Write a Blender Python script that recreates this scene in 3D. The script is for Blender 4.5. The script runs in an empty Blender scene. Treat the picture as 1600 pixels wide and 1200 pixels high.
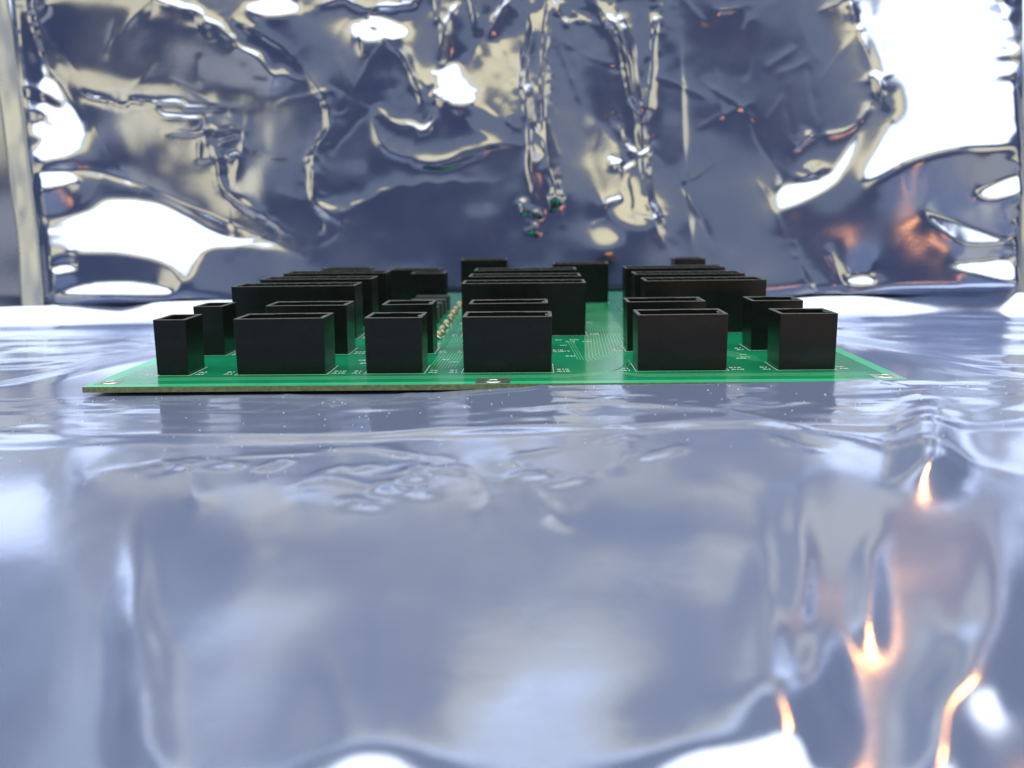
import bpy, bmesh, math, random
import numpy as np
from mathutils import Vector, Matrix

random.seed(4)
S = bpy.context.scene
COL = S.collection
MM = 0.001
ZB = 34.0                                   # height of the board's top face above the table, mm


def W(x, y, z=0.0):
    """board millimetres (z = 0 on the board's top face) to world metres"""
    return Vector((x * MM, y * MM, (z + ZB) * MM))


# ------------------------------------------------------------------ camera
cd = bpy.data.cameras.new('camera')
cam = bpy.data.objects.new('camera', cd)
COL.objects.link(cam)
S.camera = cam
F_PX, PITCH, YAW, ROLL = 1550.0, math.radians(-9.95), math.radians(1.40), 0.0122
fw = Vector((-math.sin(YAW) * math.cos(PITCH), math.cos(YAW) * math.cos(PITCH), math.sin(PITCH)))
rt = Vector((math.cos(YAW), math.sin(YAW), 0.0))
up = rt.cross(fw)
r2 = rt * math.cos(ROLL) - up * math.sin(ROLL)
u2 = up * math.cos(ROLL) + rt * math.sin(ROLL)
cam.matrix_world = Matrix.Translation(W(0, 0, 52.8)) @ Matrix((r2, u2, -fw)).transposed().to_4x4()
cd.sensor_width = 36.0
cd.lens = F_PX / 1600.0 * 36.0
cd.clip_start, cd.clip_end = 0.005, 50.0
cd.dof.use_dof = True
cd.dof.focus_distance = 0.335
cd.dof.aperture_fstop = 16.0

# ------------------------------------------------------------------ room light
wd = bpy.data.worlds.new('World')
S.world = wd
wd.use_nodes = True
bg = wd.node_tree.nodes['Background']
bg.inputs[0].default_value = (0.46, 0.58, 1.0, 1)
bg.inputs[1].default_value = 0.125
S.view_settings.view_transform = 'Standard'
S.view_settings.look = 'None'
S.view_settings.exposure = 0.16
S.view_settings.gamma = 1.0


def lamp(name, loc, aim, sx, sy, radiance, colr=(1, 1, 1), shape='RECTANGLE'):
    d = bpy.data.lights.new(name, 'AREA')
    d.shape = shape
    d.size, d.size_y = sx, sy
    area = sx * sy * (math.pi / 4 if shape == 'ELLIPSE' else 1)
    d.energy = radiance * area * math.pi
    d.color = colr
    o = bpy.data.objects.new(name, d)
    COL.objects.link(o)
    o.location = loc
    o.rotation_euler = (Vector(aim) - Vector(loc)).to_track_quat('-Z', 'Y').to_euler()
    return o


lamp('ceiling_light', (0.0, 0.15, 1.80), (0.0, 0.15, 0.0), 3.6, 2.7, 2.5, (0.96, 1.0, 1.0))
lamp('warm_wall_light', (0.0, -2.3, 2.06), (0.0, 0.6, 0.1), 3.0, 0.66, 1.30, (1.0, 0.83, 0.38))
lamp('back_fill', (0.0, -2.6, 1.25), (0.0, 0.6, 0.1), 5.0, 0.75, 0.17, (0.85, 0.94, 1.0))  # added dim panel, lightens reflections in the film
lamp('side_fill', (-1.95, -1.4, 0.66), (0.0, 0.6, 0.1), 1.1, 0.9, 1.05, (1.0, 0.85, 0.45))  # added warm panels either side, give vertical folds cream reflections
lamp('side_fill', (1.95, -1.4, 0.66), (0.0, 0.6, 0.1), 1.1, 0.9, 1.05, (1.0, 0.85, 0.45))
lamp('heat_lamp', (0.62, 1.25, 1.16), (0.0, 0.2, 0.0), 0.12, 0.26, 36.0, (1.0, 0.40, 0.10), 'ELLIPSE')
lamp('heat_lamp', (0.27, -0.62, 0.075), (0.06, 0.5, 0.05), 0.26, 0.06, 3.0, (1.0, 0.38, 0.12), 'ELLIPSE')


# ------------------------------------------------------------------ materials
def mat(name):
    m = bpy.data.materials.new(name)
    m.use_nodes = True
    nt = m.node_tree
    return m, nt, nt.nodes['Principled BSDF']


def node(nt, typ, **kw):
    n = nt.nodes.new(typ)
    for k, v in kw.items():
        setattr(n, k, v)
    return n


def noise(nt, scale, detail=3.0, rough=0.5, obj=True):
    tc = node(nt, 'ShaderNodeTexCoord')
    n = node(nt, 'ShaderNodeTexNoise')
    n.inputs['Scale'].default_value = scale
    n.inputs['Detail'].default_value = detail
    n.inputs['Roughness'].default_value = rough
    nt.links.new(tc.outputs['Object'], n.inputs['Vector'])
    return n


def ramp(nt, fac, stops):
    r = node(nt, 'ShaderNodeValToRGB')
    els = r.color_ramp.elements
    while len(els) < len(stops):
        els.new(0.5)
    for e, (p, c) in zip(els, stops):
        e.position = p
        e.color = (*c, 1) if len(c) == 3 else c
    nt.links.new(fac, r.inputs[0])
    return r


def bump(nt, p, height, strength, dist):
    b = node(nt, 'ShaderNodeBump')
    b.inputs['Strength'].default_value = strength
    b.inputs['Distance'].default_value = dist
    nt.links.new(height, b.inputs['Height'])
    nt.links.new(b.outputs[0], p.inputs['Normal'])
    return b


def film(name, tint, diff, rough_lo, rough_hi, metal_share):
    """metallised plastic film: a tinted mirror with a little milky scatter of its own"""
    m, nt, p = mat(name)
    p.inputs['Base Color'].default_value = (*tint, 1)
    p.inputs['Metallic'].default_value = 1.0
    n = noise(nt, 22.0, 4.0)
    mr = node(nt, 'ShaderNodeMapRange')
    mr.inputs[3].default_value, mr.inputs[4].default_value = rough_lo, rough_hi
    mr.inputs[1].default_value, mr.inputs[2].default_value = 0.3, 0.7
    nt.links.new(n.outputs[0], mr.inputs[0])
    nt.links.new(mr.outputs[0], p.inputs['Roughness'])
    fine = noise(nt, 420.0, 2.0)
    bump(nt, p, fine.outputs[0], 0.05, 0.0004)
    d = node(nt, 'ShaderNodeBsdfDiffuse')
    d.inputs[0].default_value = (*diff, 1)
    mx = node(nt, 'ShaderNodeMixShader')
    mx.inputs[0].default_value = metal_share
    nt.links.new(d.outputs[0], mx.inputs[1])
    nt.links.new(p.outputs[0], mx.inputs[2])
    nt.links.new(mx.outputs[0], nt.nodes['Material Output'].inputs[0])
    return m


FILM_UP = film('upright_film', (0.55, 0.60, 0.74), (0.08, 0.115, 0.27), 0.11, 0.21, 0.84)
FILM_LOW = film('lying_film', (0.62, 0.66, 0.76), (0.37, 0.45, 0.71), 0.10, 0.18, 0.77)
SEAL = film('sealed_film', (0.60, 0.64, 0.70), (0.62, 0.64, 0.66), 0.16, 0.30, 0.66)

# solder mask: copper pour is the deeper green, the bare border the lighter one
MASK, nt, p = mat('solder_mask')
tc = node(nt, 'ShaderNodeTexCoord')
n1 = noise(nt, 60.0, 4.0)
r1 = ramp(nt, n1.outputs[0], [(0.3, (0.005, 0.240, 0.104)), (0.7, (0.008, 0.290, 0.126))])
nt.links.new(r1.outputs[0], p.inputs['Base Color'])
p.inputs['Roughness'].default_value = 0.16
p.inputs['IOR'].default_value = 1.5
n2 = noise(nt, 500.0, 3.0)
bump(nt, p, n2.outputs[0], 0.06, 0.0003)


def plain(name, colr, rough, metallic=0.0, var=0.12, nscale=180.0, bstr=0.05, bdist=0.0003):
    m, nt, p = mat(name)
    n = noise(nt, nscale, 4.0)
    lo = tuple(c * (1 - var) for c in colr)
    hi = tuple(min(1, c * (1 + var)) for c in colr)
    r = ramp(nt, n.outputs[0], [(0.3, lo), (0.7, hi)])
    nt.links.new(r.outputs[0], p.inputs['Base Color'])
    p.inputs['Roughness'].default_value = rough
    p.inputs['Metallic'].default_value = metallic
    if bstr:
        bump(nt, p, n.outputs[0], bstr, bdist)
    return m


BORDER = plain('bare_mask', (0.045, 0.50, 0.21), 0.2, 0, 0.08, 60)
TRACE = plain('masked_trace', (0.13, 0.44, 0.20), 0.2, 0, 0.08, 60)
EDGE = plain('laminate_edge', (0.13, 0.15, 0.065), 0.6, 0, 0.35, 900, 0.3)
BLACK = plain('black_housing', (0.0085, 0.0095, 0.0092), 0.27, 0, 0.25, 240, 0.10)
BLACK.node_tree.nodes['Principled BSDF'].inputs['Specular IOR Level'].default_value = 0.40
RIM = plain('lit_matte_rim', (0.075, 0.078, 0.074), 0.65, 0, 0.45, 700, 0.10)  # worn plastic, greyed further to paint in light from above
DARK = plain('dark_block', (0.030, 0.034, 0.034), 0.42, 0, 0.2, 240, 0.10)
TIN = plain('tinned_pad', (0.62, 0.61, 0.56), 0.32, 1.0, 0.2, 400, 0.2)
WIRE = plain('tinned_wire', (0.55, 0.54, 0.50), 0.3, 1.0, 0.1, 400, 0.0)
HOLE = plain('hole_shade', (0.02, 0.02, 0.018), 0.7, 0, 0.2, 400, 0.0)  # painted shade for the inside of the mounting holes
SILK = plain('white_ink', (0.72, 0.76, 0.72), 0.5, 0, 0.05, 400, 0.0)
TAN = plain('tan_lacquer', (0.56, 0.45, 0.27), 0.35, 0, 0.15, 300, 0.05)
BAND = plain('brown_lacquer', (0.06, 0.028, 0.014), 0.35, 0, 0.2, 300, 0.0)
WOOD = plain('table_laminate', (0.30, 0.30, 0.31), 0.45, 0, 0.12, 30, 0.05)


# ------------------------------------------------------------------ mesh helpers
def link_mesh(name, me, m, parent=None):
    o = bpy.data.objects.new(name, me)
    if m is not None and not me.materials:
        me.materials.append(m)
    COL.objects.link(o)
    if parent is not None:
        o.parent = parent
    return o


def obj(name, bm, m, parent=None, smooth=False):
    me = bpy.data.meshes.new(name)
    bmesh.ops.recalc_face_normals(bm, faces=bm.faces)
    bm.to_mesh(me)
    bm.free()
    if smooth:
        me.polygons.foreach_set('use_smooth', [True] * len(me.polygons))
    return link_mesh(name, me, m, parent)


def empty(name, loc):
    o = bpy.data.objects.new(name, None)
    o.empty_display_size = 0.02
    o.location = loc
    COL.objects.link(o)
    return o


def box(bm, x0, x1, y0, y1, z0, z1, bev=0.0):
    """box in mm, z over the board's top face -> local metres"""
    vs = [bm.verts.new((x * MM, y * MM, z * MM)) for x in (x0, x1) for y in (y0, y1) for z in (z0, z1)]
    fs = [bm.faces.new([vs[i] for i in q]) for q in
          ((0, 1, 3, 2), (4, 6, 7, 5), (0, 4, 5, 1), (2, 3, 7, 6), (0, 2, 6, 4), (1, 5, 7, 3))]
    if bev:
        es = {e for f in fs for e in f.edges}
        bmesh.ops.bevel(bm, geom=list(es), offset=bev * MM, segments=2, affect='EDGES', profile=0.5)


def sstep(a, b, x):
    t = np.clip((x - a) / (b - a), 0, 1)
    return t * t * t * (t * (6 * t - 15) + 10)


_lat = {}


def vnoise(x, y, seed):
    """smooth lattice noise in -1..1"""
    if seed not in _lat:
        _lat[seed] = np.random.RandomState(seed).uniform(-1, 1, (256, 256))
    L = _lat[seed]
    xi, yi = np.floor(x).astype(int), np.floor(y).astype(int)
    fx, fy = x - xi, y - yi
    fx = fx ** 3 * (fx * (6 * fx - 15) + 10)
    fy = fy ** 3 * (fy * (6 * fy - 15) + 10)
    g = lambda a, b: L[(yi + b) & 255, (xi + a) & 255]
    return (g(0, 0) * (1 - fx) + g(1, 0) * fx) * (1 - fy) + (g(0, 1) * (1 - fx) + g(1, 1) * fx) * fy


def poly_dist(X, Y, pts):
    """distance from each grid point to a polyline, and the side it lies on"""
    best = np.full(X.shape, 1e9)
    side = np.ones(X.shape)
    tt = np.zeros(X.shape)
    n = len(pts) - 1
    for i in range(n):
        (ax, ay), (bx, by) = pts[i], pts[i + 1]
        dx, dy = bx - ax, by - ay
        l2 = dx * dx + dy * dy + 1e-9
        t = np.clip(((X - ax) * dx + (Y - ay) * dy) / l2, 0, 1)
        ex, ey = X - ax - t * dx, Y - ay - t * dy
        d = np.hypot(ex, ey)
        m = d < best
        best[m] = d[m]
        side[m] = np.sign(dx * ey - dy * ex)[m]
        tt[m] = ((i + t) / n)[m]
    return best, side, tt


def smooth_line(pts, k=8):
    """Catmull-Rom through the given points"""
    P = [np.array(p, float) for p in pts]
    P = [2 * P[0] - P[1]] + P + [2 * P[-1] - P[-2]]
    out = []
    for i in range(1, len(P) - 2):
        for j in range(k):
            t = j / k
            a, b, c, d = P[i - 1], P[i], P[i + 1], P[i + 2]
            out.append(0.5 * (2 * b + (c - a) * t + (2 * a - 5 * b + 4 * c - d) * t * t + (3 * b - a - 3 * c + d) * t ** 3))
    out.append(P[-2])
    return out


def in_poly(X, Y, pts):
    c = np.zeros(X.shape, bool)
    n = len(pts)
    for i in range(n):
        (x1, y1), (x2, y2) = pts[i], pts[(i + 1) % n]
        if y1 == y2:
            continue
        m = ((y1 > Y) != (y2 > Y)) & (X < (x2 - x1) * (Y - y1) / (y2 - y1) + x1)
        c ^= m
    return c


def blur(A, s):
    """gaussian blur by FFT with padding"""
    if s <= 0:
        return A
    p = int(4 * s) + 2
    B = np.pad(A, p, mode='edge')
    ky = np.fft.fftfreq(B.shape[0])[:, None]
    kx = np.fft.rfftfreq(B.shape[1])[None]
    G = np.exp(-2 * (math.pi * s) ** 2 * (kx * kx + ky * ky))
    return np.fft.irfft2(np.fft.rfft2(B) * G, B.shape)[p:-p, p:-p]


def poisson(gx, gy, step):
    """height field whose slopes come closest to gx, gy"""
    p = 60
    gx, gy = np.pad(gx, p, mode='linear_ramp'), np.pad(gy, p, mode='linear_ramp')
    wy = 2 * math.pi * np.fft.fftfreq(gx.shape[0])[:, None] / step
    wx = 2 * math.pi * np.fft.rfftfreq(gx.shape[1])[None] / step
    lam = 0.35                                            # lean matters more than sideways flatness
    k2 = lam * wx * wx + wy * wy
    k2[0, 0] = 1
    H = (-1j * lam * wx * np.fft.rfft2(gx) - 1j * wy * np.fft.rfft2(gy)) / k2
    H[0, 0] = 0
    return np.fft.irfft2(H, gx.shape)[p:-p, p:-p]


def grid_mesh(name, P, m, parent=None):
    """P: rows x cols x 3 in metres -> one smooth sheet"""
    r, c, _ = P.shape
    idx = np.arange(r * c).reshape(r, c)
    q = np.stack([idx[:-1, :-1], idx[:-1, 1:], idx[1:, 1:], idx[1:, :-1]], -1).reshape(-1, 4)
    me = bpy.data.meshes.new(name)
    me.vertices.add(r * c)
    me.vertices.foreach_set('co', P.reshape(-1))
    me.loops.add(q.size)
    me.loops.foreach_set('vertex_index', q.reshape(-1).astype(np.int32))
    me.polygons.add(len(q))
    me.polygons.foreach_set('loop_start', (np.arange(len(q)) * 4).astype(np.int32))
    me.polygons.foreach_set('use_smooth', np.ones(len(q), bool))
    me.update(calc_edges=True)
    me.validate()
    return link_mesh(name, me, m, parent)


# ------------------------------------------------------------------ table
bm = bmesh.new()
box(bm, -900, 900, -500, 1100, -60.0, -34.0, 1.5)
tbl = obj('tabletop', bm, WOOD)
tbl.location = W(0, 0, 0)
tbl['kind'] = 'structure'


# ------------------------------------------------------------------ the upright bag (sheet coordinates u = x, v = height, mm)
Y_UP = 662.0
K = Y_UP / F_PX


def su(x, y):
    """photograph pixel -> (u, v) millimetres on the upright bag's plane"""
    yy = y - 328 + 0.0122 * (x - 835)
    return ((x - 835) * K, 52.8 - yy * K)


STEP = 1.2
U = np.arange(-331, 318 + STEP, STEP)
V = np.arange(-14, 420 + STEP, STEP)
UU, VV = np.meshgrid(U, V)
gx, gz = np.zeros_like(UU), np.zeros_like(UU)


def region(pts, sx, sz, soft=2.0, curve=True):
    q = [su(*p) for p in pts]
    if curve:
        q = smooth_line(q + [q[0]], 6)[:-1]
    m = blur(in_poly(UU, VV, q).astype(float), soft / STEP)
    gx[:] += m * sx
    gz[:] += m * sz


# puffed patches that lean back and so face the ceiling light
region([(1345, -60), (1352, 50), (1370, 135), (1378, 168), (1366, 215), (1340, 285), (1400, 256), (1470, 238), (1540, 236), (1620, 236), (1620, -60)], 0.0, -0.62, 2.5)
region([(1060, -60), (1325, -60), (1335, 60), (1345, 150), (1300, 230), (1120, 240), (1060, 120)], 0, 0.13, 9.0)
region([(90, 5), (240, 15), (330, 60), (470, 150), (330, 155), (200, 140), (110, 100)], 0, 0.26, 8.0)
region([(120, 180), (330, 215), (330, 330), (180, 290)], 0, 0.10, 8.0)
region([(30, 70), (70, 80), (98, 125), (128, 175), (136, 215), (122, 248), (60, 266), (30, 266)], 0, -0.62, 2.0)
for c in ([(45, 136), (70, 140), (105, 160), (100, 168), (75, 156), (48, 148)], [(45, 172), (80, 176), (84, 186), (70, 191), (46, 188)], [(46, 217), (74, 216), (72, 226), (48, 226)]):
    region(c, 0, 0.55, 1.0)
region([(62, 345), (140, 330), (165, 312), (240, 316), (290, 340), (340, 368), (430, 385), (330, 386), (310, 405), (300, 432), (284, 440), (262, 414), (200, 398), (130, 395), (80, 402), (70, 380)], 0.05, -0.46, 1.6)
region([(78, 462), (120, 447), (170, 440), (215, 442), (262, 450), (268, 459), (250, 470), (200, 465), (170, 465), (120, 474), (82, 472)], 0, -0.72, 1.2)
region([(52, 272), (110, 270), (126, 280), (108, 292), (56, 296)], 0, -0.7, 1.2)
region([(85, 418), (110, 412), (122, 421), (90, 427)], 0, -0.8, 1.0)
region([(1500, 306), (1515, 292), (1590, 268), (1600, 284), (1545, 310), (1510, 316)], 0, -0.7, 1.2)
region([(1425, 330), (1445, 338), (1540, 372), (1492, 380), (1466, 370), (1440, 350)], 0, -0.7, 1.2)
region([(1462, 412), (1500, 405), (1545, 404), (1580, 426), (1560, 437), (1500, 424)], 0, -0.75, 1.2)
region([(1470, 452), (1550, 446), (1572, 462), (1500, 466)], 0, -0.75, 1.2)
for (x, y) in [(1572, 258), (1572, 323), (1564, 345), (1568, 373), (1566, 387), (1566, 399), (1570, 448)]:
    region([(x - 14, y), (x, y - 6), (x + 14, y), (x, y + 6)], 0, -0.8, 0.9)
region([(1316, 432), (1345, 426), (1358, 436), (1346, 462), (1326, 480), (1310, 470)], -0.1, -0.65, 1.6)
region([(918, 350), (945, 345), (968, 372), (950, 390), (925, 382)], 0, -0.35, 2.5)
region([(1212, 322), (1224, 290), (1288, 276), (1318, 232), (1338, 204), (1300, 282), (1222, 328)], 0.15, -0.50, 1.6)
region([(930, 190), (960, 215), (1005, 245), (1015, 290), (1022, 350), (960, 345), (925, 300), (920, 230)], -0.10, -0.30, 3.0)
region([(690, 120), (715, 100), (735, 140), (740, 165), (700, 165)], 0, -0.55, 2.0)
region([(560, 45), (600, 38), (640, 60), (600, 72), (570, 70)], 0, -0.6, 2.0)
region([(400, 20), (450, 5), (475, 28), (430, 35)], 0, -0.5, 1.6)
region([(770, 70), (800, 65), (812, 130), (795, 200), (775, 120)], 0.1, -0.28, 3.0)
region([(840, 200), (855, 190), (858, 260), (842, 262)], 0.0, -0.40, 2.0)
HU = poisson(gx, gz, STEP) * 1.12


CR = np.zeros_like(HU)


def crease(pts, w, amp, kind='ridge', taper=True, wob=0.0, seed=1, px=True):
    """raised crease along a line (mm); 'step' makes a fold where the film drops to one side"""
    q = [su(*p) for p in pts] if px else pts
    q = smooth_line(q, 6) if len(q) > 2 else q
    m = 9 * w + wob + 4
    c0, c1 = np.searchsorted(U, [min(p[0] for p in q) - m, max(p[0] for p in q) + m])
    r0, r1 = np.searchsorted(V, [min(p[1] for p in q) - m, max(p[1] for p in q) + m])
    if c1 - c0 < 2 or r1 - r0 < 2:
        return
    wn = np.s_[r0:r1, c0:c1]
    uu, vv = UU[wn], VV[wn]
    wx = uu + (vnoise(uu / 9, vv / 9, seed) * wob if wob else 0)
    wy = vv + (vnoise(uu / 9, vv / 9, seed + 50) * wob if wob else 0)
    d, s, t = poly_dist(wx, wy, q)
    k = np.minimum(1, np.minimum(t, 1 - t) * 5) if taper else 1.0
    k = k * (0.85 + (0.35 if w < 2.8 else 0.15) * vnoise(uu / 14, vv / 14, seed + 9))
    # a sharp fold: a short steep flank and a long flat one meeting in a narrow crest
    flip = 1 if (seed * 7) % 3 else -1
    ww = w * np.where(s * flip > 0, 1.75, 0.8)
    crest = np.exp(-(np.sqrt(d * d + 0.22) - 0.47) / ww)
    HU[wn] += 0.92 * amp * k * crest
    if 1.7 < w < 4:
        CR[wn] = np.maximum(CR[wn], np.minimum(1, np.abs(amp) / 1.8) * np.exp(-(d / (2.4 * w)) ** 2))


C = crease
C([(235, -8), (300, 20), (360, 48), (402, 90), (440, 124), (488, 137)], 3.6, 2.3, wob=2.5, seed=3)
C([(380, 40), (440, 75), (480, 112)], 3.0, 1.4, wob=1.0, seed=4)
C([(115, 136), (170, 155), (215, 163), (260, 168), (330, 172), (415, 173)], 2.4, 1.5, wob=2.5, seed=5)
C([(250, 160), (262, 180), (300, 188), (330, 186)], 2.2, 1.5, wob=1.0, seed=6)
C([(262, 205), (320, 208), (392, 204)], 2.2, 1.2, wob=2.5, seed=7)
C([(325, 215), (345, 250), (346, 296), (385, 322), (475, 382)], 2.4, 1.5, wob=1.5, seed=8)
C([(470, 105), (500, 140), (518, 176), (514, 208), (496, 232), (490, 282), (500, 325), (562, 362)], 2.8, 1.9, wob=1.2, seed=10)
C([(586, 168), (596, 222), (625, 246), (680, 256), (720, 242), (775, 230), (830, 232)], 4.2, 1.9, wob=1.2, seed=11)
C([(590, 168), (618, 196), (664, 205), (692, 182)], 2.6, 1.6, wob=1.5, seed=12)
C([(560, 40), (596, 50), (622, 82), (652, 132), (666, 192)], 2.8, 2.0, wob=1.5, seed=13)
C([(488, 28), (540, 12), (590, 20), (650, 14), (675, -8)], 3.4, 2.2, wob=3.0, seed=14)
C([(690, 102), (700, 50), (722, 10)], 2.6, 2.0, wob=1.0, seed=15)
C([(686, -8), (690, 40)], 2.2, 1.4, taper=False, seed=16)
C([(735, -8), (745, 30), (746, 66)], 2.4, 1.4, seed=17)
C([(766, 70), (780, 36), (808, 2)], 2.8, 1.8, seed=18)
C([(822, -8), (834, 60), (820, 118), (826, 200), (832, 270), (842, 335)], 3.2, 2.9, wob=0.8, seed=19)
C([(862, -8), (852, 70), (850, 180), (855, 250), (868, 300), (858, 335)], 3.2, 2.9, wob=0.8, seed=20)
C([(820, 200), (845, 215), (852, 240), (835, 258), (822, 235)], 1.8, 1.0, wob=0.6, seed=21)
C([(918, -8), (945, 35), (968, 70), (985, 130), (1002, 205), (1008, 300), (1036, 390)], 3.6, 3.2, wob=0.8, seed=22)
C([(958, 20), (978, 80), (990, 150), (1012, 190)], 2.9, 1.9, wob=1.0, seed=23)
C([(960, 180), (975, 225), (1000, 245), (1015, 235)], 2.4, 1.5, wob=1.0, seed=24)
C([(968, -8), (956, 45)], 2.4, 1.5, taper=False, seed=25)
C([(1030, 15), (1020, 70), (1014, 150), (1005, 200)], 3.4, 2.6, wob=0.6, seed=26)
C([(1056, 40), (1064, 180), (1070, 300), (1082, 410)], 6.0, 1.7, seed=27)
C([(1105, 120), (1104, 240), (1112, 410)], 5.0, 0.9, seed=28)
C([(640, 258), (700, 262), (770, 238)], 1.6, 0.8, seed=29)
C([(1348, 120), (1360, 138), (1364, 160)], 2.4, 1.4, seed=30)
C([(1336, 192), (1345, 178)], 2.0, 1.5, taper=False, seed=31)
C([(1238, 238), (1252, 224), (1266, 208)], 2.0, 1.2, seed=32)
C([(1280, 215), (1305, 212), (1340, 195)], 1.8, 1.0, wob=1.0, seed=33)
C([(1225, 292), (1270, 268), (1300, 262)], 2.4, 1.3, wob=2.0, seed=34)
C([(1312, -10), (1332, 60), (1358, 140), (1370, 170)], 2.6, 1.5, taper=False, seed=35)
C([(1236, 385), (1256, 440), (1296, 482), (1330, 486), (1352, 455)], 3.0, 1.5, wob=0.8, seed=36)
C([(1285, 378), (1300, 420), (1318, 452)], 2.6, 1.4, seed=37)
C([(1120, 30), (1150, 26)], 1.4, 0.7, taper=False, seed=38)
C([(1158, 58), (1165, 42)], 1.8, 1.0, taper=False, seed=39)
C([(60, 30), (90, 18), (112, 14), (98, 32), (60, 42)], 2.0, 1.5, wob=1.5, seed=40)
C([(50, 10), (75, 6)], 1.6, 1.2, taper=False, seed=41)
C([(60, 60), (85, 48)], 2.4, 1.4, taper=False, seed=42)
C([(130, 262), (210, 285), (300, 325), (410, 372), (480, 405)], 4.5, -1.5, seed=43)
C([(60, 270), (150, 268), (230, 292)], 3.0, -1.2, seed=44)
C([(430, 300), (520, 330), (600, 300), (700, 285), (790, 282)], 5.0, 0.9, wob=2.0, seed=45)
for sd in range(46, 72):                              # short random crumples where the film is most crushed
    rr = random.Random(sd)
    x, y = rr.choice([(700, 150), (840, 330), (960, 330), (980, 250), (600, 60), (900, 20), (1280, 270), (340, 230)])
    x += rr.uniform(-30, 30)
    y += rr.uniform(-30, 30)
    a = rr.uniform(0, math.pi)
    L = rr.uniform(10, 26)
    C([(x - L * math.cos(a), y - L * math.sin(a)), (x + rr.uniform(-4, 4), y + rr.uniform(-4, 4)), (x + L * math.cos(a), y + L * math.sin(a))], rr.uniform(1.3, 2.0), rr.uniform(0.5, 1.1), seed=sd)
for sd in range(300, 400):                            # hair creases all over the handled film
    rr = random.Random(sd)
    x, y = rr.choice([(rr.uniform(480, 1060), rr.uniform(-20, 370)), (rr.uniform(560, 1040), rr.uniform(-20, 260)), (rr.uniform(60, 560), rr.uniform(-20, 380)), (rr.uniform(1060, 1400), rr.uniform(0, 460))])
    a = rr.gauss(1.45, 0.6) if 640 < x < 1080 else rr.uniform(0, math.pi)
    L = rr.uniform(14, 70)
    C([(x - L * math.cos(a), y - L * math.sin(a)), (x + rr.uniform(-7, 7), y + rr.uniform(-7, 7)), (x + L * math.cos(a), y + L * math.sin(a))], rr.uniform(1.0, 1.6), rr.choice((-1, 1, 1)) * rr.uniform(0.15, 0.5), wob=0.8, seed=sd)
HU += 1.5 * vnoise(UU / 95, VV / 80, 101) + 0.55 * vnoise(UU / 41 + 7, VV / 37, 102) + 0.16 * vnoise(UU / 13, VV / 15, 103)
fold = lambda x, y, sd: 1 - 2 * np.abs(vnoise(x, y, sd))
CR *= sstep(-0.35, 0.5, vnoise(UU / 26, VV / 22, 113))
HU += CR * (0.25 * fold(UU / 7.5 + VV / 19, VV / 8.5, 111) + 0.07 * fold(UU / 3.6, VV / 4.4 - UU / 9, 112))
tight = np.clip(1 - np.abs(UU + 10) / 190, 0, 1) * sstep(60, 190, VV)
HU += tight * (0.45 * np.abs(vnoise(UU / 16, VV / 24, 104)) + 0.16 * vnoise(UU / 6, VV / 8, 105))
HU += (0.9 * sstep(290, 314, UU) + 0.7 * sstep(-300, -328, UU)) * vnoise(UU / 34, VV / 6.5, 120)
edge = np.minimum(sstep(-333, -318, UU), sstep(321, 308, UU))
HU *= 0.25 + 0.75 * edge
HU -= HU.mean()
lean = 0.055
foot = lambda v: 9.0 * (1 - np.exp(-(v + 14) / 60.0))
slant = lambda u, v: u - 0.072 * (v + 14) * sstep(-120, -330, u)
PU = np.stack([slant(UU, VV), Y_UP + lean * (VV + 14) + foot(VV) - 17 * sstep(190, 420, VV) - HU * sstep(-14, 4, VV), VV + ZB], -1) * MM
root_up = empty('shielding_bag', W(0, Y_UP, -14))
root_up['label'] = 'crumpled silver-blue shielding bag standing upright behind the circuit board'
root_up['category'] = 'plastic bag'
root_up['group'] = 'metallised shielding bags'
PU0 = PU - np.array(root_up.location)
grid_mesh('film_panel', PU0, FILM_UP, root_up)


def seal(u0, u1, name='heat_seal'):
    """flat welded strip along the bag's edge, 2 mm proud of the film panel's rim"""
    uu = np.linspace(u0, u1, 9)
    vv = np.arange(-14, 421, 2.0)
    A, B = np.meshgrid(uu, vv)
    h = 0.3 * vnoise(A / 6, B / 13, 7) + 2.2 * vnoise(A / 60, B / 38, 8)
    P = np.stack([slant(A, B), Y_UP + lean * (B + 14) + foot(B) - 17 * sstep(190, 420, B) - 4.0 - h * 0.8, B + ZB], -1) * MM - np.array(root_up.location)
    o = grid_mesh(name, P, SEAL, root_up)
    md = o.modifiers.new('thickness', 'SOLIDIFY')
    md.thickness = 0.0006
    return o


seal(-345, -330)
seal(317, 335)

# ------------------------------------------------------------------ a second bag behind it, showing past both edges
u = np.arange(-640, 641, 4.0)
v = np.arange(-15, 422, 3.0)
A, B = np.meshgrid(u, v)
h = 4 * vnoise(A / 120, B / 90, 31) + 1.2 * vnoise(A / 40, B / 50, 32)
h += -60 * sstep(120, 330, B) * sstep(-300, -380, A) - 75 * sstep(-40, 330, B) * sstep(300, 350, A)
P = np.stack([A, 705 - h, B + ZB], -1) * MM
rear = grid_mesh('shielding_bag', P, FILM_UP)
rear['label'] = 'second silvery bag behind the upright one, showing past its left and right edges'
rear['category'] = 'plastic bag'
rear['group'] = 'metallised shielding bags'

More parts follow.
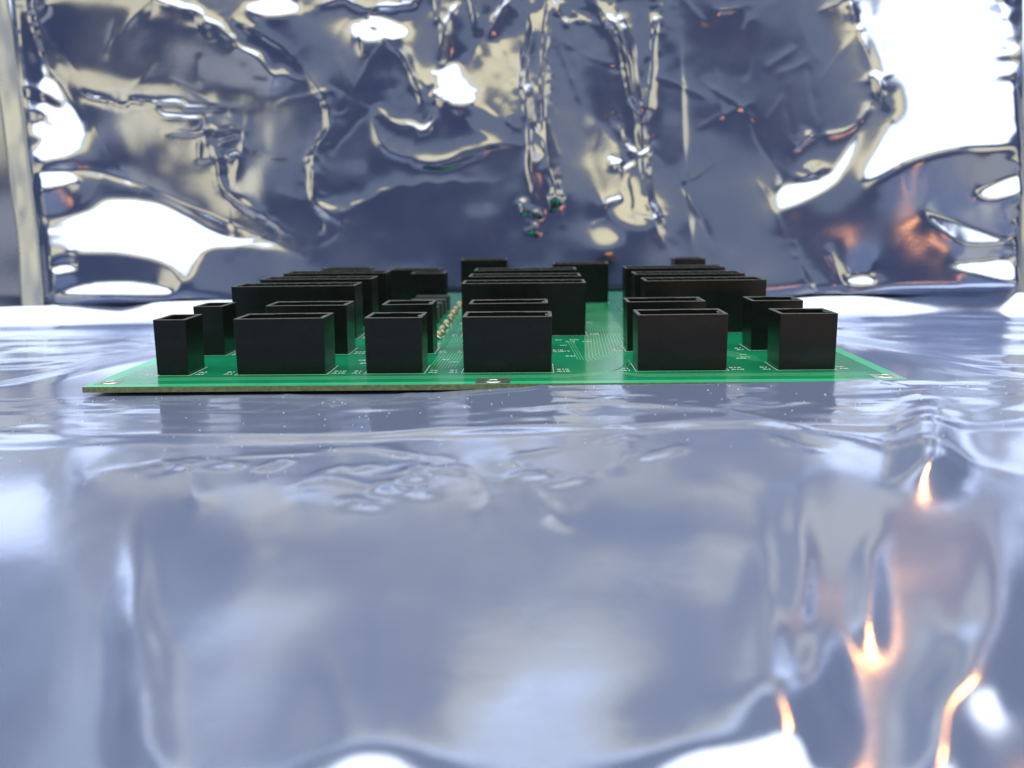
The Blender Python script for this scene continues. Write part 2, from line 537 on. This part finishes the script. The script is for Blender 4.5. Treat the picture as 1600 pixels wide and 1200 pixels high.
# ------------------------------------------------------------------ the bag the board lies on
xs = np.concatenate([np.arange(-420, -200, 4.0), np.arange(-200, 180, 1.5), np.arange(180, 421, 4.0)])
ys = np.concatenate([np.arange(-60, 80, 5.0), np.arange(80, 225, 1.8), np.arange(225, 305, 0.6), np.arange(305, 560, 2.5), np.arange(560, 638, 1.5), np.arange(638, 658.1, 0.5)])
X, Y = np.meshgrid(xs, ys)
rise = 2.75 * sstep(-64, 22, X) + 0.7 * sstep(30, 118, X)
Z = -11.0 + (8.2 + rise) * sstep(60, 262, Y)
side = np.maximum(np.maximum(sstep(-146, -230, X), sstep(118, 200, X)), sstep(540, 630, Y))
Z = np.where(Y > 270, -2.8 + rise * sstep(318, 296, Y) - 7.2 * side * sstep(290, 380, Y) - 10.0 * sstep(340, 585, Y), Z)
under = (1 - side) * sstep(299.5, 301.5, Y) * sstep(652, 644, Y)
# sweep up to the foot of the upright bag
wav = 1.2 * vnoise(X / 60, X * 0 + 0.5, 230) + 0.5 * vnoise(X / 23, Y / 30, 229)
Z += 1.30 * 2.6 * np.log1p(np.exp((Y - 647.0 + wav) / 2.6)) * (1 + 0.10 * vnoise(X / 40, Y / 10, 228))


def gcrease(pts, w, amp, wob=0.0, seed=1, asym=0.0):
    q = smooth_line(pts, 6) if len(pts) > 2 else pts
    m = 9 * w + wob + 6
    c0, c1 = np.searchsorted(xs, [min(p[0] for p in q) - m, max(p[0] for p in q) + m])
    r0, r1 = np.searchsorted(ys, [min(p[1] for p in q) - m, max(p[1] for p in q) + m])
    if c1 - c0 < 2 or r1 - r0 < 2:
        return
    wn = np.s_[r0:r1, c0:c1]
    gx_, gy_ = X[wn], Y[wn]
    wx = gx_ + (vnoise(gx_ / 12, gy_ / 6, seed) * wob if wob else 0)
    wy = gy_ + (vnoise(gx_ / 12, gy_ / 6, seed + 50) * wob if wob else 0)
    d, s, t = poly_dist(wx, wy, q)
    k = np.minimum(1, np.minimum(t, 1 - t) * 5) * (0.75 + 0.35 * vnoise(gx_ / 14, gy_ / 14, seed + 9))
    Z[wn] += amp * k * (np.exp(-(d / w) ** 2) if w > 2.5 else np.exp(-(np.sqrt(d * d + 0.12) - 0.346) / w))


def gp(x, y, z=-4.0):
    """photograph pixel -> (x, y) mm on the lying bag"""
    d = fw * 1.0 + r2 * ((x - 800) / F_PX) - u2 * ((y - 600) / F_PX)
    t = (z - 52.8) / d.z
    return (d.x * t, d.y * t)


G = lambda pts, *a, **k: gcrease([gp(*q) for q in pts], *a, **k)
G([(-300, 684), (0, 684), (300, 690), (700, 686), (1000, 690), (1120, 676), (1260, 690)], 4.0, 0.55, 1.0, 201)
Z -= 0.85 * sstep(246, 237, Y + 3.5 * vnoise(X / 45, Y / 60, 260) + 0.02 * np.abs(X + 20) * (X > 60))


def dent(px, py, wx, wy, a, sd):
    """long soft pucker running away from the camera"""
    cx, cy = gp(px, py, -6.0)
    ex = X - cx - ((px - 835) / F_PX) * (Y - cy) + 1.4 * vnoise(Y / 16, X / 30, sd)
    far_wy = np.where(Y > cy, 3.6 * wy, wy)            # steep towards the camera, long run-out behind
    Z[:] += a * np.exp(-(ex / wx) ** 2 - ((Y - cy) / far_wy) ** 2)


for q in ((1445, 760, 6.0, 15.0, 3.7, 231), (1188, 1045, 3.2, 9.5, 2.0, 232), (1245, 930, 2.0, 9.0, 1.0, 244), (1362, 950, 2.0, 8.0, 1.05, 233), (1560, 1035, 4.5, 9.5, 2.1, 234),
          (1262, 1110, 3.0, 8.0, 1.7, 235), (1300, 1060, 2.2, 8.0, 1.0, 236), (1480, 1125, 4.0, 8.5, 1.9, 237), (215, 1030, 2.0, 12.0, 1.2, 238), (225, 1110, 2.0, 9.0, 1.1, 246),
          (300, 790, 3.0, 9.0, 0.5, 241), (570, 1122, 9.0, 7.5, 2.1, 239), (1140, 1122, 10.0, 7.5, 2.5, 240), (420, 900, 14.0, 18.0, 0.5, 242)):
    dent(*q)
G([(760, 660), (900, 655), (1100, 662), (1240, 690), (1420, 722), (1640, 762)], 2.2, 1.0, 0.8, 202)
G([(150, 735), (250, 725), (420, 712), (540, 708)], 1.6, 0.35, 1.0, 203)
G([(500, 705), (560, 702), (640, 716), (720, 735), (765, 765), (760, 800), (725, 835)], 1.5, 0.8, 2.0, 204)
G([(430, 758), (520, 745), (590, 760), (660, 770), (700, 750)], 1.4, 0.7, 2.0, 205)
G([(530, 790), (560, 780), (590, 790)], 1.3, 0.6, 1.0, 206)
G([(800, 700), (815, 760), (850, 790), (880, 820)], 1.3, 0.7, 1.5, 207)
G([(960, 690), (975, 720), (960, 755)], 1.3, 0.7, 1.5, 208)
G([(1190, 700), (1240, 715), (1290, 725)], 1.3, 0.5, 0.6, 209)
G([(350, 640), (440, 625), (500, 612), (590, 612), (640, 625), (600, 640)], 1.0, 0.35, 1.5, 210)
G([(640, 610), (700, 640), (760, 655)], 1.0, 0.3, 1.0, 211)
G([(1195, 618), (1260, 608), (1330, 612)], 1.2, 0.45, 0.6, 212)
G([(1300, 615), (1370, 620), (1470, 640)], 1.2, 0.4, 0.6, 213)
G([(840, 600), (850, 640)], 1.0, 0.4, 0.6, 214)
G([(950, 650), (1000, 630), (1020, 618)], 1.0, 0.35, 0.8, 215)
for sd in range(250, 300):
    rr = random.Random(sd)
    cx, cy, sx, sy = rr.choice([(610, 750, 130, 45), (610, 740, 120, 35), (840, 740, 45, 70), (985, 715, 35, 40), (330, 730, 120, 14), (640, 640, 420, 26), (980, 640, 120, 26), (1250, 640, 240, 30)])
    x, y = cx + rr.gauss(0, .5) * sx, cy + rr.gauss(0, .5) * sy
    L, dy = rr.uniform(14, 46), rr.uniform(-9, 9)
    G([(x - L, y - dy), (x + rr.uniform(-6, 6), y + rr.uniform(-5, 5)), (x + L, y + dy)], rr.uniform(0.8, 1.4), rr.uniform(0.4, 1.05) if cy > 700 else rr.uniform(0.15, 0.5), 1.2, sd)
near = sstep(275, 225, Y)
Z += near * (0.42 * vnoise(X / 46, Y / 60, 221) + 0.09 * vnoise(X / 17, Y / 26, 222))
Z += near * 0.05 * vnoise(X / 7, Y / 13, 225)
far = sstep(270, 300, Y)
Z += far * side * (1.1 * vnoise(X / 50, Y / 34, 223) + 0.45 * vnoise(X / 21, Y / 15, 224))
Z += (1 - near) * sstep(303, 298, Y) * (0.35 * vnoise(X / 22, Y / 9, 226) + 0.10 * vnoise(X / 8, Y / 4, 227))
Z = np.where(under > 0.0, np.minimum(Z, -3.0 * (under > 0.5) + Z * (under <= 0.5)), Z)
Z = np.maximum(Z, -33.0)
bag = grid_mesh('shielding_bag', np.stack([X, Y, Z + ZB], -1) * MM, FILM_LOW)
bag['label'] = 'smooth blue-grey shielding bag lying flat under the circuit board'
bag['category'] = 'plastic bag'
bag['group'] = 'metallised shielding bags'

# lint and dust flecks lying on that film
bm = bmesh.new()
for i in range(170):
    fx, fy = random.uniform(-150, 150), random.uniform(205, 298)
    ci, ri = int(np.argmin(np.abs(xs - fx))), int(np.argmin(np.abs(ys - fy)))
    fz = Z[ri, ci] + 0.05
    L, a = random.uniform(0.10, 0.34), random.uniform(0, math.pi)
    wd_ = random.uniform(0.07, 0.16)
    ca, sa = math.cos(a), math.sin(a)
    pts = [(-L, -wd_, 0), (L, -wd_, 0), (L, wd_, 0), (-L, wd_, 0), (0, 0, 0.16)]
    vs = [bm.verts.new(((xs[ci] + p * ca - q * sa) * MM, (ys[ri] + p * sa + q * ca) * MM, (fz + r + ZB) * MM)) for p, q, r in pts]
    for k in range(4):
        bm.faces.new((vs[k], vs[(k + 1) % 4], vs[4]))
    bm.faces.new(vs[3::-1])
DUST = plain('pale_lint', (0.62, 0.64, 0.66), 0.7, 0, 0.1, 400, 0.0)
o = obj('dust', bm, DUST)
o['kind'] = 'stuff'

# ------------------------------------------------------------------ circuit board
BX0, BX1, BY0, BY1, BT = -141.5, 114.6, 301.5, 643.0, 1.8
board = empty('circuit_board', W(0, 0, 0))
board['label'] = 'green circuit board carrying rows of black open-topped connectors, lying on the flat bag'
board['category'] = 'circuit board'

bm = bmesh.new()
box(bm, BX0, BX1, BY0, BY1, -BT, -0.06, 0.0)
obj('laminate', bm, EDGE, board)
bm = bmesh.new()
box(bm, BX0, BX1, BY0, BY1, -0.06, 0.0)
obj('bare_border', bm, BORDER, board)
bm = bmesh.new()
box(bm, BX0 + 5.0, BX1 - 4.0, BY0 + 4.5, BY1 - 5, 0.0, 0.035)
obj('copper_plane', bm, MASK, board)

# connectors: (x0, x1, y0, depth, height)
CONN = []
for x0, x1 in ((-126.0, -115.2), (-99.2, -69.4), (-56.2, -37.2), (-24.0, 5.4), (33.4, 62.9), (79.6, 98.3)):
    CONN.append((x0, x1, 322.5 + (0.9 if x0 > 20 else 0), 17.3, 18.6))
for x0, x1 in ((-128.4, -117.2), (-101.0, -70.6), (-57.4, -38.3), (-24.8, 4.8), (34.2, 63.5), (80.4, 99.4)):
    CONN.append((x0, x1, 368.6 + (1.2 if x0 > 20 else 0), 17.0, 18.6))
TALL = 22.5
for x0, x1, yy in ((-127.8, -75.6, (415, 459, 503)), (-31.2, 21.4, (419, 464, 510)), (46.8, 98.2, (424, 468, 517))):
    for y in yy:
        CONN.append((x0, x1, y, 18.5, TALL))
CONN += [(-86.6, -56.6, 592.0, 17.3, 18.6), (-69.6, -50.2, 555.0, 17.3, 18.6), (-131.5, -101.5, 612.0, 17.3, 18.6),
         (-46.4, -17.4, 622.0, 17.3, TALL), (10.2, 41.8, 566.0, 17.3, TALL), (85.0, 103.8, 610.0, 17.3, TALL)]

cache = {}


def housing(w, d, h):
    """open-topped shell: outer walls with a slight draft, a cavity and its floor"""
    bm = bmesh.new()
    t, e, dr, dep = 0.95, 1.3, 0.22, 10.0

    def ring(x0, x1, y0, y1, z):
        return [bm.verts.new((x * MM, y * MM, z * MM)) for x, y in ((x0, y0), (x1, y0), (x1, y1), (x0, y1))]
    a = ring(dr, w - dr, dr, d - dr, 0.10)
    b = ring(0, w, 0, d, h)
    c = ring(e, w - e, t, d - t, h)
    f = ring(e + .2, w - e - .2, t + .2, d - t - .2, h - dep)
    for p, q in ((a, b), (b, c), (c, f)):
        for i in range(4):
            j = (i + 1) % 4
            bm.faces.new((p[i], p[j], q[j], q[i]))
    bm.faces.new(a[::-1])
    bm.faces.new(f)
    bmesh.ops.recalc_face_normals(bm, faces=bm.faces)
    es = [x for x in bm.edges if x.calc_face_angle(0) > 0.5]
    bmesh.ops.bevel(bm, geom=es, offset=0.22 * MM, segments=2, affect='EDGES', profile=0.5)
    for fc in bm.faces:
        if fc.calc_center_median().z > (h - 0.18) * MM and fc.normal.z > 0.3:
            fc.material_index = 1                   # scuffed matte rim, overhead light painted in as grey
    me = bpy.data.meshes.new('connector')
    bm.to_mesh(me)
    bm.free()
    me.materials.append(BLACK)
    me.materials.append(RIM)
    return me


def rib_mesh(w, d, z0, z1):
    k = ('rib', w, d, z0, z1)
    if k not in cache:
        bm = bmesh.new()
        box(bm, 0, w, 0, d, z0, z1, 0.08)
        me = bpy.data.meshes.new('guide_rib')
        bmesh.ops.recalc_face_normals(bm, faces=bm.faces)
        for fc in bm.faces:
            fc.material_index = 1 if fc.normal.z > 0.5 else 0  # rib tops carry the same painted light as the rims
        bm.to_mesh(me)
        bm.free()
        me.materials.append(BLACK)
        me.materials.append(RIM)
        cache[k] = me
    return cache[k]


def text_mesh(s, size):
    k = ('txt', s, size)
    if k not in cache:
        cu = bpy.data.curves.new('ink', 'FONT')
        cu.body = s
        cu.size = size * MM
        cu.extrude = 0.004 * MM
        cu.offset = 0.05 * MM
        cu.resolution_u = 2
        o = bpy.data.objects.new('ink', cu)
        COL.objects.link(o)
        bpy.context.view_layer.update()
        me = bpy.data.meshes.new_from_object(o.evaluated_get(bpy.context.evaluated_depsgraph_get()))
        bpy.data.objects.remove(o)
        me.materials.clear()
        me.materials.append(SILK)
        cache[k] = me
    return cache[k]


def ink(s, x, y, size, rot=0.0):
    o = bpy.data.objects.new('printed_text', text_mesh(s, size))
    COL.objects.link(o)
    o.parent = board
    o.location = (x * MM, y * MM, 0.045 * MM)
    o.rotation_euler = (0, 0, rot)
    return o


outline = bmesh.new()


def line(bm, pts, w, z0=0.0, z1=0.05):
    """flat raised strip along a polyline, mm"""
    n = len(pts)
    L, R = [], []
    for i, (x, y) in enumerate(pts):
        a = pts[max(i - 1, 0)]
        b = pts[min(i + 1, n - 1)]
        dx, dy = b[0] - a[0], b[1] - a[1]
        l = math.hypot(dx, dy) or 1
        nx, ny = -dy / l * w / 2, dx / l * w / 2
        L.append([bm.verts.new(((x + nx) * MM, (y + ny) * MM, z * MM)) for z in (z0, z1)])
        R.append([bm.verts.new(((x - nx) * MM, (y - ny) * MM, z * MM)) for z in (z0, z1)])
    for i in range(n - 1):
        bm.faces.new((L[i][1], R[i][1], R[i + 1][1], L[i + 1][1]))
        bm.faces.new((L[i][0], L[i][1], L[i + 1][1], L[i + 1][0]))
        bm.faces.new((R[i][1], R[i][0], R[i + 1][0], R[i + 1][1]))


for (x0, x1, y0, d, h) in CONN:
    w = round(x1 - x0, 1)
    k = (w, d, h)
    if k not in cache:
        cache[k] = housing(*k)
    c = link_mesh('connector', cache[k], None, board)
    c.location = (x0 * MM, y0 * MM, 0.04 * MM)
    c.rotation_euler = (random.uniform(-.004, .004), random.uniform(-.005, .005), random.uniform(-.004, .004))
    if h < 20:
        n = 10 if w > 25 else 6 if w > 15 else 3
        if n > 3:                                   # thicker wall at both ends of the keyed back wall
            for rx, rw in ((1.4, w * 0.27), (w - 1.4 - w * 0.27, w * 0.27)):
                o = link_mesh('guide_rib', rib_mesh(round(rw, 2), 0.9, -9.5, -0.15), None, c)
                o.location = (rx * MM, (d - 2.0) * MM, h * MM)
        o = link_mesh('guide_rib', rib_mesh(0.8, round(d * .3, 2), -9.5, -0.3), None, c)
        o.location = ((w - 2.2) * MM, d * .35 * MM, h * MM)
    else:
        n = int(w / 2.6)
        m = max(3, int(w / 5.0))
        for i in range(m):
            o = link_mesh('guide_rib', rib_mesh(1.0, 1.0, -9.5, -0.35), None, c)
            o.location = (((i + 1) * w / (m + 1) - 0.5) * MM, (d - 2.1) * MM, h * MM)
    # printed outline and position marks
    g = 0.45
    line(outline, [(x0 - g, y0 - g), (x1 + g, y0 - g)], 0.22, 0.03, 0.05)
    line(outline, [(x1 + g, y0 - g), (x1 + g, y0 + d + g)], 0.22, 0.03, 0.05)
    line(outline, [(x0 - g, y0 - g), (x0 - g, y0 + d + g)], 0.22, 0.03, 0.05)
    last = 20 if w > 40 else 10 if w > 25 else 6 if w > 15 else 3
    if y0 < 430 or (y0 < 480 and x0 > -40):
        ink('A%d' % last, x1 + 1.6, y0 + 1.0, 2.6)
        ink('B%d' % last, x1 + 1.6, y0 + 5.0, 2.6)
        ink('A1', x0 - 4.8, y0 + 1.0, 2.6)
        ink('B1', x0 - 4.8, y0 + 5.0, 2.6)
o = obj('printed_outline', outline, SILK, board)
o['kind'] = 'stuff'
for s, x, y in (('R41', 11, 358), ('C12', 9, 371), ('C7', 9.5, 387), ('R22', 14, 404), ('C18', 12, 398), ('R17', 19, 398), ('C3', 8, 404),
                ('JP2', -62, 345), ('C31', -64, 352), ('R9', -33.5, 352), ('C44', -31, 346), ('R52', 73, 352), ('C9', 74, 358), ('R60', 71, 349)):
    ink(s, x, y, 2.3)

# copper tracks
tr = bmesh.new()
for i in range(16):
    x = 13.5 + i * 1.15
    line(tr, [(x + 9.5 - i * .15, 560), (x + 9.5 - i * .15, 452), (x + 8.0, 430), (x + 4.4 + i * 0.2, 352 + i * 1.7), (x + 5 + i * .5, 345 + i * 1.9)], 0.36, 0.03, 0.06)
for i in range(3):
    line(tr, [(13.0 + i * 1.0, 402), (15.0 + i * 1.0, 350 - i)], 0.3, 0.03, 0.06)
for i in range(9):
    x = -36.5 + i * 1.1
    line(tr, [(x + 2.0, 600), (x + 2.0, 395), (x + 1.0, 372), (x, 326 + i)], 0.34, 0.03, 0.06)
for i in range(4):
    line(tr, [(-136, 312.5 + i * 1.5), (-20, 312.5 + i * 1.5), (10, 312.5 + i * 1.5), (22, 318 + i * 1.3), (28, 318 + i * 1.3), (34, 312.5 + i * 1.5), (106, 312.5 + i * 1.5)], 0.5, 0.03, 0.06)
for i in range(6):
    line(tr, [(64 + i * .5, 362 + i * 1.5), (68 + i, 360 + i * 1.4), (76 + i * .3, 345 + i * 2.2), (79, 343 + i * 2.2)], 0.36, 0.03, 0.06)
for i in range(5):
    line(tr, [(23 + i, 322 + i), (30 + i * .4, 330 + i * 2.0), (33, 341 + i * 2)], 0.3, 0.03, 0.06)
o = obj('copper_track', tr, TRACE, board)
o['kind'] = 'stuff'


# mounting holes: square tinned pad, raised annular rim, flat dark disc painted as the hole's shade
def pad(x, y, wx, wy, r):
    bm = bmesh.new()
    box(bm, x - wx / 2, x + wx / 2, y - wy / 2, y + wy / 2, 0.0, 0.07)
    o = obj('mounting_pad', bm, TIN, board)
    bm = bmesh.new()
    n = 28
    rings = [[bm.verts.new(((x + rr * math.cos(2 * math.pi * i / n)) * MM, (y + rr * math.sin(2 * math.pi * i / n)) * MM, z * MM)) for i in range(n)]
             for rr, z in ((r + 1.0, 0.07), (r + 0.9, 0.22), (r + 0.1, 0.24), (r, 0.08))]
    for p, q in zip(rings, rings[1:]):
        for i in range(n):
            bm.faces.new((p[i], p[(i + 1) % n], q[(i + 1) % n], q[i]))
    obj('rim', bm, TIN, o, True)
    bm = bmesh.new()
    bm.faces.new([bm.verts.new(((x + r * math.cos(2 * math.pi * i / n)) * MM, (y + r * math.sin(2 * math.pi * i / n)) * MM, 0.085 * MM)) for i in range(n)])
    obj('hole', bm, HOLE, o)


pad(-136.2, 309.5, 7.5, 7.0, 1.7)
pad(-13.4, 306.3, 10.8, 8.6, 1.8)
pad(109.6, 309.5, 8.0, 7.5, 1.8)

# low blocks in a column, and the resistors beside them
bm = bmesh.new()
box(bm, 0, 18.0, 0, 9.0, 0.05, 7.6, 0.3)
me = bpy.data.meshes.new('component_block')
bmesh.ops.recalc_face_normals(bm, faces=bm.faces)
bm.to_mesh(me)
bm.free()
for y in (470, 490, 510, 532):
    o = link_mesh('component_block', me, DARK, board)
    o.location = (-64.4 * MM, y * MM, 0.03 * MM)


def capsule(r, l, n=14):
    bm = bmesh.new()
    prof = [(-l / 2 - .0, 0.15 * r), (-l / 2, .6 * r), (-l / 2 + .35, .92 * r), (-l / 2 + 1.0, r), (-l / 2 + 1.6, .86 * r), (l / 2 - 1.6, .86 * r), (l / 2 - 1.0, r), (l / 2 - .35, .92 * r), (l / 2, .6 * r), (l / 2, .15 * r)]
    rings = [[bm.verts.new((rr * math.cos(2 * math.pi * i / n) * MM, t * MM, rr * math.sin(2 * math.pi * i / n) * MM)) for i in range(n)] for t, rr in prof]
    for p, q in zip(rings, rings[1:]):
        for i in range(n):
            bm.faces.new((p[i], p[(i + 1) % n], q[(i + 1) % n], q[i]))
    bm.faces.new(rings[0])
    bm.faces.new(rings[-1])
    return bm


def tube(bm, pts, r, n=8):
    rings = []
    for i, p in enumerate(pts):
        a, b = Vector(pts[max(i - 1, 0)]), Vector(pts[min(i + 1, len(pts) - 1)])
        t = (b - a).normalized()
        s = t.cross(Vector((1, 0, 0))).normalized()
        v = t.cross(s)
        rings.append([bm.verts.new((Vector(p) + (s * math.cos(2 * math.pi * k / n) + v * math.sin(2 * math.pi * k / n)) * r) * MM) for k in range(n)])
    for p, q in zip(rings, rings[1:]):
        for k in range(n):
            bm.faces.new((p[k], p[(k + 1) % n], q[(k + 1) % n], q[k]))


first = None
for i, y in enumerate((413, 433, 456, 482, 502, 522, 548)):
    if first is None:
        body = obj('resistor', capsule(1.45, 5.8), TAN, board, True)
        kids = []
        for t in (-1.5, 0.0, 1.5):
            bm = bmesh.new()
            n = 14
            rg = [[bm.verts.new((1.30 * math.cos(2 * math.pi * k / n) * MM, (t + s) * MM, 1.30 * math.sin(2 * math.pi * k / n) * MM)) for k in range(n)] for s in (-.3, .3)]
            for k in range(n):
                bm.faces.new((rg[0][k], rg[0][(k + 1) % n], rg[1][(k + 1) % n], rg[1][k]))
            kids.append(obj('colour_band', bm, BAND, body, True))
        for s in (-1, 1):
            bm = bmesh.new()
            tube(bm, [(0, s * 2.8, 0), (0, s * 4.6, 0), (0, s * 5.4, -.4), (0, s * 5.6, -1.8)], 0.32)
            kids.append(obj('wire_lead', bm, WIRE, body, True))
        first = body
    else:
        body = first.copy()
        COL.objects.link(body)
        for kd in kids:
            c = kd.copy()
            COL.objects.link(c)
            c.parent = body
    body.location = ((-40.6 - i * .25) * MM, y * MM, 1.75 * MM)
    body.rotation_euler = (0, random.uniform(-1, 1), random.uniform(-.08, .08))
